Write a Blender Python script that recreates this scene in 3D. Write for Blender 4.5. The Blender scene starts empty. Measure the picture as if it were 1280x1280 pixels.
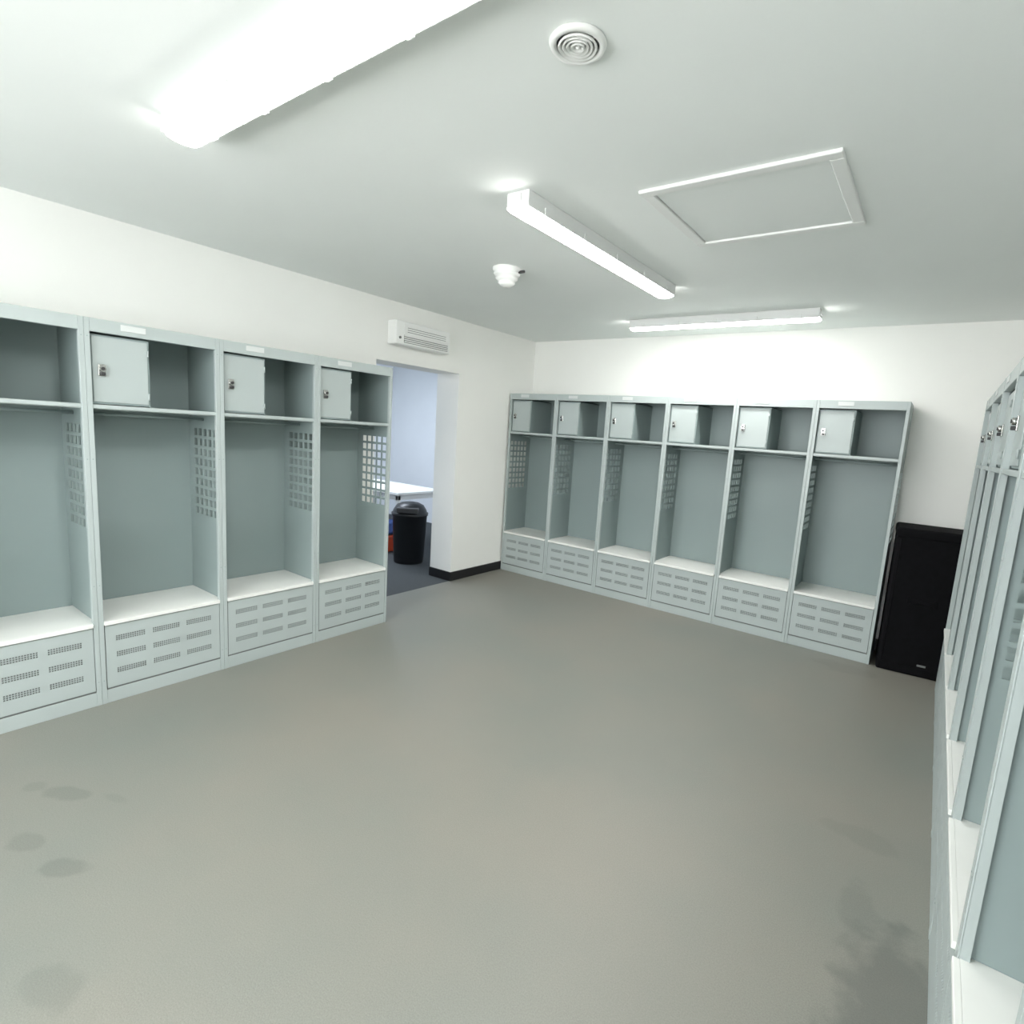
import bpy, bmesh
from math import *
from mathutils import Vector, Matrix
scene=bpy.context.scene
col=scene.collection
try:
    scene.view_settings.view_transform='Standard'
    scene.view_settings.look='None'
except Exception: pass

# ---------------------------------------------------------------- materials
def mat(name,color,rough=0.5,metal=0.0,var=0.0,vscale=5.0,bump=0.0,bscale=200.0,emit=None,estr=0.0,spec=0.5):
    m=bpy.data.materials.new(name);m.use_nodes=True
    nt=m.node_tree;b=nt.nodes['Principled BSDF']
    b.inputs['Base Color'].default_value=(*color,1);b.inputs['Roughness'].default_value=rough
    b.inputs['Metallic'].default_value=metal;b.inputs['Specular IOR Level'].default_value=spec
    tc=nt.nodes.new('ShaderNodeTexCoord')
    if var>0:
        n=nt.nodes.new('ShaderNodeTexNoise');n.inputs['Scale'].default_value=vscale;n.inputs['Detail'].default_value=4
        nt.links.new(tc.outputs['Object'],n.inputs['Vector'])
        r=nt.nodes.new('ShaderNodeValToRGB')
        r.color_ramp.elements[0].position=.3;r.color_ramp.elements[1].position=.7
        r.color_ramp.elements[0].color=(*[c*(1-var) for c in color],1)
        r.color_ramp.elements[1].color=(*[min(1,c*(1+var)) for c in color],1)
        nt.links.new(n.outputs['Fac'],r.inputs['Fac']);nt.links.new(r.outputs['Color'],b.inputs['Base Color'])
    if bump>0:
        n2=nt.nodes.new('ShaderNodeTexNoise');n2.inputs['Scale'].default_value=bscale;n2.inputs['Detail'].default_value=3
        nt.links.new(tc.outputs['Object'],n2.inputs['Vector'])
        bp=nt.nodes.new('ShaderNodeBump');bp.inputs['Strength'].default_value=bump;bp.inputs['Distance'].default_value=.002
        nt.links.new(n2.outputs['Fac'],bp.inputs['Height']);nt.links.new(bp.outputs['Normal'],b.inputs['Normal'])
    if emit:
        b.inputs['Emission Color'].default_value=(*emit,1);b.inputs['Emission Strength'].default_value=estr
    return m
M_wall=mat('wall_paint',(.92,.92,.885),.75,var=.012,vscale=2,bump=.15,bscale=150)
M_ceil=mat('ceiling_paint',(.89,.92,.90),.85,var=.012,vscale=1.5,bump=.1,bscale=120)
M_wall2=mat('wall_paint_cool',(.84,.87,.90),.75,var=.02,vscale=2)
M_base=mat('baseboard_black',(.012,.012,.014),.35)
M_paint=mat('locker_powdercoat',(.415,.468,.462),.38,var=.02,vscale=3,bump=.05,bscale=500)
M_paint_shade=mat('locker_powdercoat_shaded',(.27,.332,.327),.45,var=.02,vscale=3,bump=.05,bscale=500)  # same locker powdercoat, interior shade put into a darker base colour
M_seat=mat('seat_laminate',(.80,.81,.78),.4,var=.02,vscale=8)
M_label=mat('label_plate',(.62,.65,.64),.4)
M_chrome=mat('latch_chrome',(.55,.55,.53),.25,metal=1)
M_dark=mat('dark_plastic',(.03,.03,.032),.45)
M_black=mat('black_fabric',(.003,.003,.004),.85,var=.3,vscale=30,bump=.3,bscale=300,spec=.15)
M_binb=mat('black_plastic_bin',(.006,.007,.009),.4)
M_white=mat('white_plastic',(.86,.87,.85),.4)
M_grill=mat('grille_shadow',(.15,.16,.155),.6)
M_lamp=mat('lamp_diffuser',(.9,.9,.9),.4,emit=(1.0,.99,.96),estr=44)
M_lampc=mat('lamp_diffuser_cool',(.9,.9,.9),.4,emit=(.80,.88,1.0),estr=125)
M_lampb=mat('lamp_body',(.80,.81,.80),.5)
M_red=mat('orange_plastic',(.6,.07,.02),.4)
M_blue=mat('blue_fabric',(.08,.14,.4),.7,var=.2,vscale=20)
M_floor2=mat('floor_carpet_dark',(.045,.052,.056),.8,var=.1,vscale=60,bump=.3,bscale=400)

def floor_mat():
    m=bpy.data.materials.new('floor_vinyl');m.use_nodes=True;nt=m.node_tree;N=nt.nodes;L=nt.links
    b=N['Principled BSDF'];tc=N.new('ShaderNodeTexCoord')
    n=N.new('ShaderNodeTexNoise');n.inputs['Scale'].default_value=.8;n.inputs['Detail'].default_value=5;L.new(tc.outputs['Object'],n.inputs['Vector'])
    r=N.new('ShaderNodeValToRGB');r.color_ramp.elements[0].position=.35;r.color_ramp.elements[1].position=.65
    r.color_ramp.elements[0].color=(.190,.201,.180,1);r.color_ramp.elements[1].color=(.226,.217,.188,1);L.new(n.outputs['Fac'],r.inputs['Fac'])
    sp=N.new('ShaderNodeTexNoise');sp.inputs['Scale'].default_value=260;sp.inputs['Detail'].default_value=2;L.new(tc.outputs['Object'],sp.inputs['Vector'])
    mr=N.new('ShaderNodeMapRange');mr.inputs['From Min'].default_value=.3;mr.inputs['From Max'].default_value=.7;mr.inputs['To Min'].default_value=.9;mr.inputs['To Max'].default_value=1.1
    L.new(sp.outputs['Fac'],mr.inputs['Value'])
    mul=N.new('ShaderNodeMix');mul.data_type='RGBA';mul.blend_type='MULTIPLY';mul.inputs['Factor'].default_value=1
    L.new(r.outputs['Color'],mul.inputs['A']);L.new(mr.outputs['Result'],mul.inputs['B'])
    cur=mul.outputs['Result']
    wob=N.new('ShaderNodeTexNoise');wob.inputs['Scale'].default_value=8;wob.inputs['Detail'].default_value=3;L.new(tc.outputs['Object'],wob.inputs['Vector'])
    # (x, y, rx, ry, rot, strength): scuffed footprints and damp patches on the vinyl
    for (x,y,rx,ry,rt,s) in [(1.14,-4.25,.09,.035,.5,.20),(1.02,-4.31,.04,.03,.5,.14),(1.35,-4.40,.06,.04,.4,.18),(1.56,-4.37,.08,.035,.6,.24),(2.02,-4.5,.09,.05,.3,.15),(1.3,-4.15,.07,.02,.3,.10),(3.74,-3.16,.14,.30,0,.38),(3.62,-2.85,.06,.12,.2,.14),(3.62,-2.45,.14,.07,0,.10),(3.3,-.6,.2,.1,0,.12)]:
        mp=N.new('ShaderNodeMapping');mp.vector_type='TEXTURE'
        mp.inputs['Location'].default_value=(x,y,0);mp.inputs['Rotation'].default_value=(0,0,rt);mp.inputs['Scale'].default_value=(rx,ry,1)
        L.new(tc.outputs['Object'],mp.inputs['Vector'])
        ln=N.new('ShaderNodeVectorMath');ln.operation='LENGTH';L.new(mp.outputs['Vector'],ln.inputs[0])
        ad=N.new('ShaderNodeMath');ad.operation='MULTIPLY_ADD';L.new(wob.outputs['Fac'],ad.inputs[0]);ad.inputs[1].default_value=1.8;L.new(ln.outputs['Value'],ad.inputs[2])
        q=N.new('ShaderNodeMapRange');q.interpolation_type='SMOOTHSTEP';q.inputs['From Min'].default_value=1.6;q.inputs['From Max'].default_value=2.1;q.inputs['To Min'].default_value=s;q.inputs['To Max'].default_value=0
        L.new(ad.outputs['Value'],q.inputs['Value'])
        mx=N.new('ShaderNodeMix');mx.data_type='RGBA';L.new(q.outputs['Result'],mx.inputs['Factor']);L.new(cur,mx.inputs['A']);mx.inputs['B'].default_value=(.05,.06,.055,1)
        cur=mx.outputs['Result']
    L.new(cur,b.inputs['Base Color'])
    b.inputs['Roughness'].default_value=.45;b.inputs['Specular IOR Level'].default_value=.45
    bp=N.new('ShaderNodeBump');bp.inputs['Strength'].default_value=.25;bp.inputs['Distance'].default_value=.002;L.new(sp.outputs['Fac'],bp.inputs['Height']);L.new(bp.outputs['Normal'],b.inputs['Normal'])
    return m
M_floor=floor_mat()

# ---------------------------------------------------------------- mesh builder
class MB:
    def __init__(s): s.bm=bmesh.new();s.mats=[]
    def mi(s,m):
        if m not in s.mats:s.mats.append(m)
        return s.mats.index(m)
    def box(s,a,b,m,bev=0,seg=2):
        i=s.mi(m);r=bmesh.ops.create_cube(s.bm,size=1)
        c=[(a[k]+b[k])/2 for k in range(3)];d=[abs(b[k]-a[k]) for k in range(3)]
        for v in r['verts']: v.co=Vector((c[0]+v.co.x*d[0],c[1]+v.co.y*d[1],c[2]+v.co.z*d[2]))
        fs=set(f for v in r['verts'] for f in v.link_faces)
        for f in fs: f.material_index=i
        if bev>0:
            es=set(e for v in r['verts'] for e in v.link_edges)
            rr=bmesh.ops.bevel(s.bm,geom=list(es),offset=bev,segments=seg,affect='EDGES',profile=.5,material=i)
            for f in rr['faces']: f.material_index=i
    def cyl(s,p,axis,r1,r2,h,m,n=24,smooth=True):
        i=s.mi(m)
        rot={'Z':Matrix.Identity(4),'X':Matrix.Rotation(pi/2,4,'Y'),'Y':Matrix.Rotation(-pi/2,4,'X')}[axis]
        r=bmesh.ops.create_cone(s.bm,cap_ends=True,segments=n,radius1=r1,radius2=r2,depth=h,matrix=Matrix.Translation(p)@rot)
        for f in set(f for v in r['verts'] for f in v.link_faces):
            f.material_index=i;f.smooth=smooth and len(f.verts)==4
    def revolve(s,prof,m,c=(0,0,0),n=32,axis='Z'):
        i=s.mi(m);rings=[]
        for (r,z) in prof:
            ring=[]
            for k in range(n):
                t=2*pi*k/n
                ring.append(s.bm.verts.new((c[0]+r*cos(t),c[1]+r*sin(t),c[2]+z)))
            rings.append(ring)
        for a,b in zip(rings,rings[1:]):
            for k in range(n):
                f=s.bm.faces.new((a[k],a[(k+1)%n],b[(k+1)%n],b[k]));f.material_index=i;f.smooth=True
        for ring in (rings[0],rings[-1]):
            f=s.bm.faces.new(ring);f.material_index=i
    def sheet(s,us,vs,hole,P,t,m):
        """perforated sheet: P(u,v,w) -> xyz ; hole(i,j) True where cut out."""
        i_=s.mi(m);nu,nv=len(us)-1,len(vs)-1;cache={}
        def V(i,j,k):
            key=(i,j,k)
            if key not in cache: cache[key]=s.bm.verts.new(P(us[i],vs[j],t*k))
            return cache[key]
        def solid(i,j): return 0<=i<nu and 0<=j<nv and not hole(i,j)
        for i in range(nu):
            for j in range(nv):
                if not solid(i,j): continue
                fl=[(V(i,j,0),V(i+1,j,0),V(i+1,j+1,0),V(i,j+1,0)),(V(i,j,1),V(i,j+1,1),V(i+1,j+1,1),V(i+1,j,1))]
                if not solid(i-1,j): fl.append((V(i,j,0),V(i,j+1,0),V(i,j+1,1),V(i,j,1)))
                if not solid(i+1,j): fl.append((V(i+1,j,0),V(i+1,j,1),V(i+1,j+1,1),V(i+1,j+1,0)))
                if not solid(i,j-1): fl.append((V(i,j,0),V(i,j,1),V(i+1,j,1),V(i+1,j,0)))
                if not solid(i,j+1): fl.append((V(i,j+1,0),V(i+1,j+1,0),V(i+1,j+1,1),V(i,j+1,1)))
                for q in fl:
                    f=s.bm.faces.new(q);f.material_index=i_
    def mesh(s,name):
        bmesh.ops.recalc_face_normals(s.bm,faces=s.bm.faces)
        me=bpy.data.meshes.new(name);s.bm.to_mesh(me);s.bm.free()
        for m in s.mats: me.materials.append(m)
        return me
def obj(name,me,loc=(0,0,0),rz=0,parent=None):
    o=bpy.data.objects.new(name,me);o.location=loc;o.rotation_euler=(0,0,rz);col.objects.link(o)
    if parent:o.parent=parent
    return o
def boxobj(name,a,b,m,bev=0):
    mb=MB();c=[(a[k]+b[k])/2 for k in range(3)]
    mb.box([a[k]-c[k] for k in range(3)],[b[k]-c[k] for k in range(3)],m,bev);return obj(name,mb.mesh(name),c)

# ---------------------------------------------------------------- room shell
H=2.397;XR=4.235;YF=-6.6;T=.28
JN,JF,ZH=-2.02,-1.113,1.934        # doorway jambs / header height
mb=MB();mb.box((0,YF-.1,-.1),(XR+.1,.1,0),M_floor);obj('floor',mb.mesh('floor'))
mb=MB();mb.box((-.1,YF-.1,H),(XR+.1,.1,H+.1),M_ceil);obj('ceiling',mb.mesh('ceiling'))
mb=MB();mb.box((-T,0,0),(XR+.1,.1,H),M_wall);obj('wall_back',mb.mesh('wall_back'))
mb=MB();mb.box((XR,YF,0),(XR+.1,0,H),M_wall);obj('wall_right',mb.mesh('wall_right'))
wx0,wx1,wz0,wz1=.35,3.9,.75,2.25
mb=MB();mb.box((-T,YF-.1,0),(XR+.1,YF,wz0),M_wall);mb.box((-T,YF-.1,wz1),(XR+.1,YF,H),M_wall)
mb.box((-T,YF-.1,wz0),(wx0,YF,wz1),M_wall);mb.box((wx1,YF-.1,wz0),(XR+.1,YF,wz1),M_wall)
obj('wall_front',mb.mesh('wall_front'))
mb=MB()
for x in (wx0,(2*wx0+wx1)/3,(wx0+2*wx1)/3,wx1-.05): mb.box((x,YF-.08,wz0),(x+.05,YF-.02,wz1),M_white,.004,1)
for z in (wz0,wz1-.05): mb.box((wx0+.05,YF-.075,z),(wx1-.05,YF-.025,z+.05),M_white,.004,1)
obj('added_window',mb.mesh('added_window'))  # window added out of view behind the camera to brighten the room
mb=MB();mb.box((-T,JF,0),(0,0,H),M_wall);mb.box((-T,YF,0),(0,JN,H),M_wall);mb.box((-T,JN,ZH),(0,JF,H),M_wall)
obj('wall_left',mb.mesh('wall_left'))
# adjoining room seen through the doorway
AX0,AY0,AY1=-3.4,-3.4,.9
mb=MB();mb.box((AX0-.1,AY0-.1,-.1),(0,AY1+.1,-.0),M_floor2);obj('floor_adjoining',mb.mesh('floor_adjoining'))
mb=MB();mb.box((AX0-.1,AY0-.1,H),(-T+.1,AY1+.1,H+.1),M_ceil);obj('ceiling_adjoining',mb.mesh('ceiling_adjoining'))
mb=MB();mb.box((AX0-.1,AY0,0),(AX0,AY1,H),M_wall2);obj('wall_adjoining_left',mb.mesh('w'))
mb=MB();mb.box((AX0-.1,AY1,0),(-T+.1,AY1+.1,H),M_wall2);obj('wall_adjoining_back',mb.mesh('w'))
mb=MB();mb.box((AX0-.1,AY0-.1,0),(-T,AY0,H),M_wall2);obj('wall_adjoining_front',mb.mesh('w'))
mb=MB();mb.box((-T-.012,.1,0),(-T+.1,AY1,H),M_wall2);obj('wall_adjoining_right',mb.mesh('w'))
bh,bt=.085,.012
boxobj('baseboard_left',(0,JF,0),(bt,-.0,bh),M_base)
boxobj('baseboard_left_near',(0,YF,0),(bt,JN,bh),M_base)
boxobj('baseboard_jamb',(-T,JF-bt,0),(bt,JF,bh),M_base)
boxobj('baseboard_back',(bt,-bt,0),(XR,0,bh),M_base)
boxobj('baseboard_right',(XR-bt,YF,0),(XR,-bt,bh),M_base)

# ---------------------------------------------------------------- lockers
W=.5677;D=.372;HT=1.83;ZS=1.45;ZB=.416
def locker_mesh():
    mb=MB();t=.003;st=.02;w=W-.001
    pitch=.056;hs=.04;ys=[0.0];y=.045
    while y+hs<D-.03: ys+= [y,y+hs];y+=pitch
    ys.append(D)
    zs=[0.0];z=.865
    for k in range(9): zs+=[z,z+hs];z+=pitch
    zs.append(HT)
    hole=lambda i,j:(i%2==1 and j%2==1)
    mb.sheet(ys,zs,hole,lambda u,v,k:(0+k,u,v),t,M_paint_shade)
    mb.sheet(ys,zs,hole,lambda u,v,k:(w-k,u,v),t,M_paint_shade)
    mb.box((t,D-t,.05),(w-t,D,HT-.002),M_paint_shade)            # back
    mb.box((t,0.001,HT-t),(w-t,D-t,HT-.0005),M_paint_shade)            # top
    for x0,x1 in ((0,st),(w-st,w)):
        mb.box((x0,-.004,.0),(x1,0,HT),M_paint,.001,1)
        xi=x1-.002 if x0==0 else x0
        mb.box((xi,0,.0),(xi+.002,.018,HT-.06),M_paint)
    mb.box((st,-.003,HT-.058),(w-st,.0,HT),M_paint,.001,1)  # header rail
    mb.box((st,-.0005,HT-.058),(w-st,.022,HT-.056),M_paint)
    mb.box((W*.24,-.006,HT-.038),(W*.24+.10,-.003,HT-.010),M_label,.001,1)
    mb.box((t,.002,ZS-.003),(w-t,D-t,ZS),M_paint_shade)             # shelf
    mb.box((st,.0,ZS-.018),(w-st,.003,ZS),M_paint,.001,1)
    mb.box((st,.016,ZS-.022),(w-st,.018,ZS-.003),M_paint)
    mb.cyl((w/2,.19,ZS-.045),'X',.008,.008,w-2*t,M_paint_shade,12)   # coat rail
    bx0,bx1=.022,.255;bz0,bz1=ZS+.0,HT-.066
    mb.box((bx1-.003,.024,bz0),(bx1,D-t,bz1),M_paint_shade)
    mb.box((t,.024,bz1-.003),(bx1,D-t,bz1),M_paint_shade)
    mb.box((bx0,.022,bz0+.004),(bx1-.001,.026,bz1-.001),M_paint_shade)
    mb.box((bx0+.008,.016,bz0+.012),(bx1-.009,.022,bz1-.009),M_paint,.002,2)
    lx,lz=bx0+.042,(bz0+bz1)/2
    mb.box((lx-.015,.010,lz-.028),(lx+.015,.016,lz+.026),M_chrome,.003,2)
    mb.cyl((lx,.005,lz+.006),'Y',.013,.013,.014,M_chrome,16)
    mb.cyl((lx,-.003,lz+.006),'Y',.007,.006,.006,M_dark,12)
    mb.box((lx-.008,-.003,lz-.024),(lx+.010,.010,lz-.010),M_dark,.002,1)
    for zz in (bz0+.05,bz1-.06): mb.cyl((bx1-.008,.014,zz),'Z',.004,.004,.03,M_paint,8)
    mb.box((st+.001,-.012,ZB-.018),(w-st-.001,.002,ZB),M_seat,.0015,1)
    mb.box((t+.001,.002,ZB-.018),(w-t-.001,D-t-.001,ZB),M_seat)
    x0,x1=st+.003,w-st-.003;us=[x0];hu=set();per=.0096;hd=.0062
    for c in (.128,.284,.440):
        x=c-6.5*per
        for k in range(13): us.append(x);hu.add(len(us)-1);us.append(x+hd);x+=per
    us.append(x1)
    vs=[.078];hv=set()
    for c in (.160,.243,.326):
        z=c-1.5*per
        for k in range(3): vs.append(z);hv.add(len(vs)-1);vs.append(z+hd);z+=per
    vs.append(ZB-.022)
    mb.sheet(us,vs,lambda i,j:i in hu and j in hv,lambda u,v,k:(u,-.004+k,v),.0015,M_paint)
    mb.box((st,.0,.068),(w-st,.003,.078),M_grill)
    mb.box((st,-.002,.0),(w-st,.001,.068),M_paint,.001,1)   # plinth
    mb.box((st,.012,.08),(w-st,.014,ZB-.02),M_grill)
    for z in (.12,.6,1.2,1.75):
        for x in (st/2,w-st/2): mb.cyl((x,-.0045,z),'Y',.0026,.002,.001,M_paint_shade,8,False)
    return mb.mesh('sports_locker')
LM=locker_mesh()
a,b=.4787,2.2474
for k in range(6): obj('sports_locker',LM,(a,-(b+(k+1)*W),0),pi/2)
for k in range(6): obj('sports_locker',LM,(.0197+k*W,-.3857,0),0)
e,r=3.8138,1.1098
for k in range(-1,6): obj('sports_locker',LM,(e,-(r+k*W),0),-pi/2)

# ---------------------------------------------------------------- ceiling battens
def batten_mesh(L,lampm):
    mb=MB();w=.055;zb=-.056
    mb.box((-L/2,-w,zb),(L/2,w,0),M_lampb,.003,2)     # opaque tray body
    # shallow prismatic diffuser under the tray
    prof=[(-.052,zb),(-.051,zb-.006),(-.044,zb-.013),(-.026,zb-.018),(0,zb-.020),(.026,zb-.018),(.044,zb-.013),(.051,zb-.006),(.052,zb)]
    i=mb.mi(lampm);rings=[]
    for x,s in ((-L/2+.004,.85),(-L/2+.012,1),(L/2-.012,1),(L/2-.004,.85)):
        rings.append([mb.bm.verts.new((x,p[0]*s,zb-.0005+(p[1]-zb)*s)) for p in prof])
    for A,B in zip(rings,rings[1:]):
        for k in range(len(prof)-1):
            f=mb.bm.faces.new((A[k],B[k],B[k+1],A[k+1]));f.material_index=i;f.smooth=True
    for R in (rings[0],rings[-1]):
        f=mb.bm.faces.new(R);f.material_index=i
    # lips added along the diffuser to block its upward light
    for sgn in (-1,1): mb.box((-L/2,sgn*.055-.0025,zb-.006),(L/2,sgn*.055+.0025,zb+.004),M_lampb,.001,1)
    n=5
    for k in range(n):
        x=-L/2+.12+(L-.24)*k/(n-1)
        for sgn in (-1,1): mb.box((x-.012,sgn*.058-.003,-.064),(x+.012,sgn*.058+.003,-.034),M_lampb,.001,1)
    for sgn in (-1,1): mb.box((sgn*(L/2+.004)-.004,-.02,-.040),(sgn*(L/2+.004)+.004,.02,-.010),M_lampb,.002,1)
    return mb.mesh('added_ceiling_light')
BM=batten_mesh(1.50,M_lamp);BM2=batten_mesh(1.47,M_lamp);BM3=batten_mesh(1.39,M_lamp)
obj('added_ceiling_light',BM,(2.20,-3.93,H))
obj('added_ceiling_light',BM2,(2.135,-2.265,H),pi/2)
obj('added_ceiling_light',BM3,(2.16,-.66,H))
obj('added_ceiling_light',BM,(2.135,-5.5,H),pi/2)  # extra batten added behind the camera for more light, unseen
BC=batten_mesh(1.5,M_lampc)
obj('added_ceiling_light',BC,(-1.9,-1.3,H),pi/2)

# loft hatch
mb=MB();hx0,hx1,hy0,hy1=2.56,3.255,-2.80,-2.14;fw=.045
for A,B in (((hx0,hy0),(hx1,hy0+fw)),((hx0,hy1-fw),(hx1,hy1)),((hx0,hy0+fw),(hx0+fw,hy1-fw)),((hx1-fw,hy0+fw),(hx1,hy1-fw))):
    mb.box((A[0],A[1],H-.014),(B[0],B[1],H),M_white,.004,2)
mb.box((hx0+fw+.003,hy0+fw+.003,H-.006),(hx1-fw-.003,hy1-fw-.003,H),M_ceil)
mb.box((hx0+fw,hy0+fw,H-.001),(hx1-fw,hy1-fw,H),M_grill)
obj('ceiling_access_hatch',mb.mesh('hatch'))
mb=MB()
mb.revolve([(.067,0),(.070,-.004),(.066,-.012),(.055,-.014),(.052,-.008),(.052,0)],M_white)
for rr in (.043,.033,.023,.013):
    mb.revolve([(rr,-.004),(rr+.005,-.012),(rr+.002,-.016),(rr-.003,-.010),(rr-.003,-.004)],M_white,n=28)
mb.cyl((0,0,-.010),'Z',.004,.006,.012,M_white,12)
mb.cyl((0,0,-.002),'Z',.052,.052,.003,M_dark,28)
mb.box((-.052,-.0015,-.006),(.052,.0015,-.003),M_white)
obj('ceiling_vent',mb.mesh('vent'),(2.785,-3.59,H))
mb=MB();s=1.35
mb.revolve([(r_*s,z_*s) for r_,z_ in [(.062,0),(.062,-.010),(.052,-.017),(.052,-.020),(.058,-.023),(.050,-.034),(.041,-.036),(.041,-.038),(.049,-.042),(.041,-.052),(.031,-.055),(.031,-.057),(.038,-.061),(.026,-.072),(.010,-.080)]],M_white)
mb.cyl((.08,.03,-.020),'X',.008,.008,.05,M_dark,10)
obj('smoke_detector',mb.mesh('smoke'),(1.42,-2.2,H))

# over-door fan heater
mb=MB();y0,y1,z0,z1,dx=-1.925,-1.345,2.065,2.245,.105
mb.box((0,y0,z0),(dx,y1,z1),M_white,.012,3)
mb.box((dx-.002,y0+.08,z0+.085),(dx+.006,y1-.03,z1-.02),M_white,.003,2)
mb.box((dx-.001,y0+.08,z0+.018),(dx+.002,y1-.03,z0+.075),M_grill)
for k in range(4):
    z=z0+.022+k*.0145;mb.box((dx,y0+.08,z),(dx+.010,y1-.03,z+.008),M_white,.001,1)
for k in range(3):
    z=z0+.098+k*.016;mb.box((dx+.006,y0+.11,z),(dx+.0075,y1-.06,z+.004),M_grill)
mb.cyl((dx+.003,y0+.04,z0+.05),'X',.010,.010,.008,M_grill,16)
mb.box((0,y1+.0,z0+.03),(.045,y1+.055,z1-.035),M_white,.006,2)
obj('wall_heater',mb.mesh('heater'))

# ---------------------------------------------------------------- tall black bag standing in corner
mb=MB();mb.box((-.20,-.18,.02),(.20,.18,.985),M_black,.03,4)
mb.box((-.205,-.186,.93),(.205,.186,1.0),M_black,.018,3)
mb.box((-.203,-.184,.0),(.203,.184,.07),M_black,.015,3)
for x in (-.17,.17): mb.cyl((x,-.179,.5),'Z',.004,.004,.84,M_black,8)
mb.box((-.08,-.190,.50),(.08,-.182,.53),M_black,.004,2)
for x in (-.075,.075): mb.box((x-.01,-.190,.49),(x+.01,-.178,.54),M_black,.003,1)
mb.box((.03,-.186,.075),(.08,-.181,.088),M_grill,.001,1)
obj('black_equipment_bag',mb.mesh('bag'),(3.655,-.215,0),radians(4))

# ---------------------------------------------------------------- adjoining room contents
mb=MB()
mb.revolve([(.15,0),(.155,.01),(.178,.50),(.188,.505),(.19,.53),(.178,.535),(.17,.56),(.14,.61),(.09,.635),(.03,.645)],M_binb,n=36)
mb.box((-.11,-.195,.545),(.11,-.1,.60),M_dark,.01,2)
obj('trash_can',mb.mesh('trash_can'),(-.83,-.91,0),radians(40))
mb=MB();mb.box((-.65,-.35,.67),(.65,.35,.70),M_white,.005,2)
mb.box((-.6,-.31,.61),(.6,.31,.67),M_white)
for x in (-.58,.58):
    for y in (-.29,.29): mb.box((x-.02,y-.02,0),(x+.02,y+.02,.66),M_lampb,.003,1)
obj('white_table',mb.mesh('table'),(-1.75,-.5,0))
mb=MB();mb.box((-.19,-.14,0),(.19,.14,.17),M_red,.015,3);mb.box((-.2,-.15,.15),(.2,.15,.185),M_red,.01,2)
mb.box((-.17,-.12,.184),(.17,.12,.188),M_dark)
obj('orange_crate',mb.mesh('crate'),(-1.48,-.76,0))
mb=MB();mb.box((-.16,-.12,.0),(.16,.12,.16),M_blue,.05,4);mb.box((-.1,-.01,.15),(.1,.01,.20),M_blue,.008,2)
obj('blue_kit_bag',mb.mesh('kit'),(-1.48,-.76,.189))

# ---------------------------------------------------------------- world, camera
w=bpy.data.worlds.new('world');scene.world=w;w.use_nodes=True
w.node_tree.nodes['Background'].inputs[0].default_value=(.97,.99,1,1);w.node_tree.nodes['Background'].inputs[1].default_value=9
cd=bpy.data.cameras.new('camera');cam=bpy.data.objects.new('camera',cd);col.objects.link(cam);scene.camera=cam
cd.sensor_width=36;cd.sensor_fit='HORIZONTAL';cd.lens=36*688.0046/1280
cd.shift_x=-(678.665-640)/1280;cd.shift_y=(641.496-640)/1280;cd.clip_start=.02
R=Matrix.Rotation(.61436,4,'Z')@Matrix.Rotation(1.42461,4,'X')@Matrix.Rotation(.06967,4,'Z')
cam.matrix_world=Matrix.Translation((3.63067,-4.79827,1.46597))@R
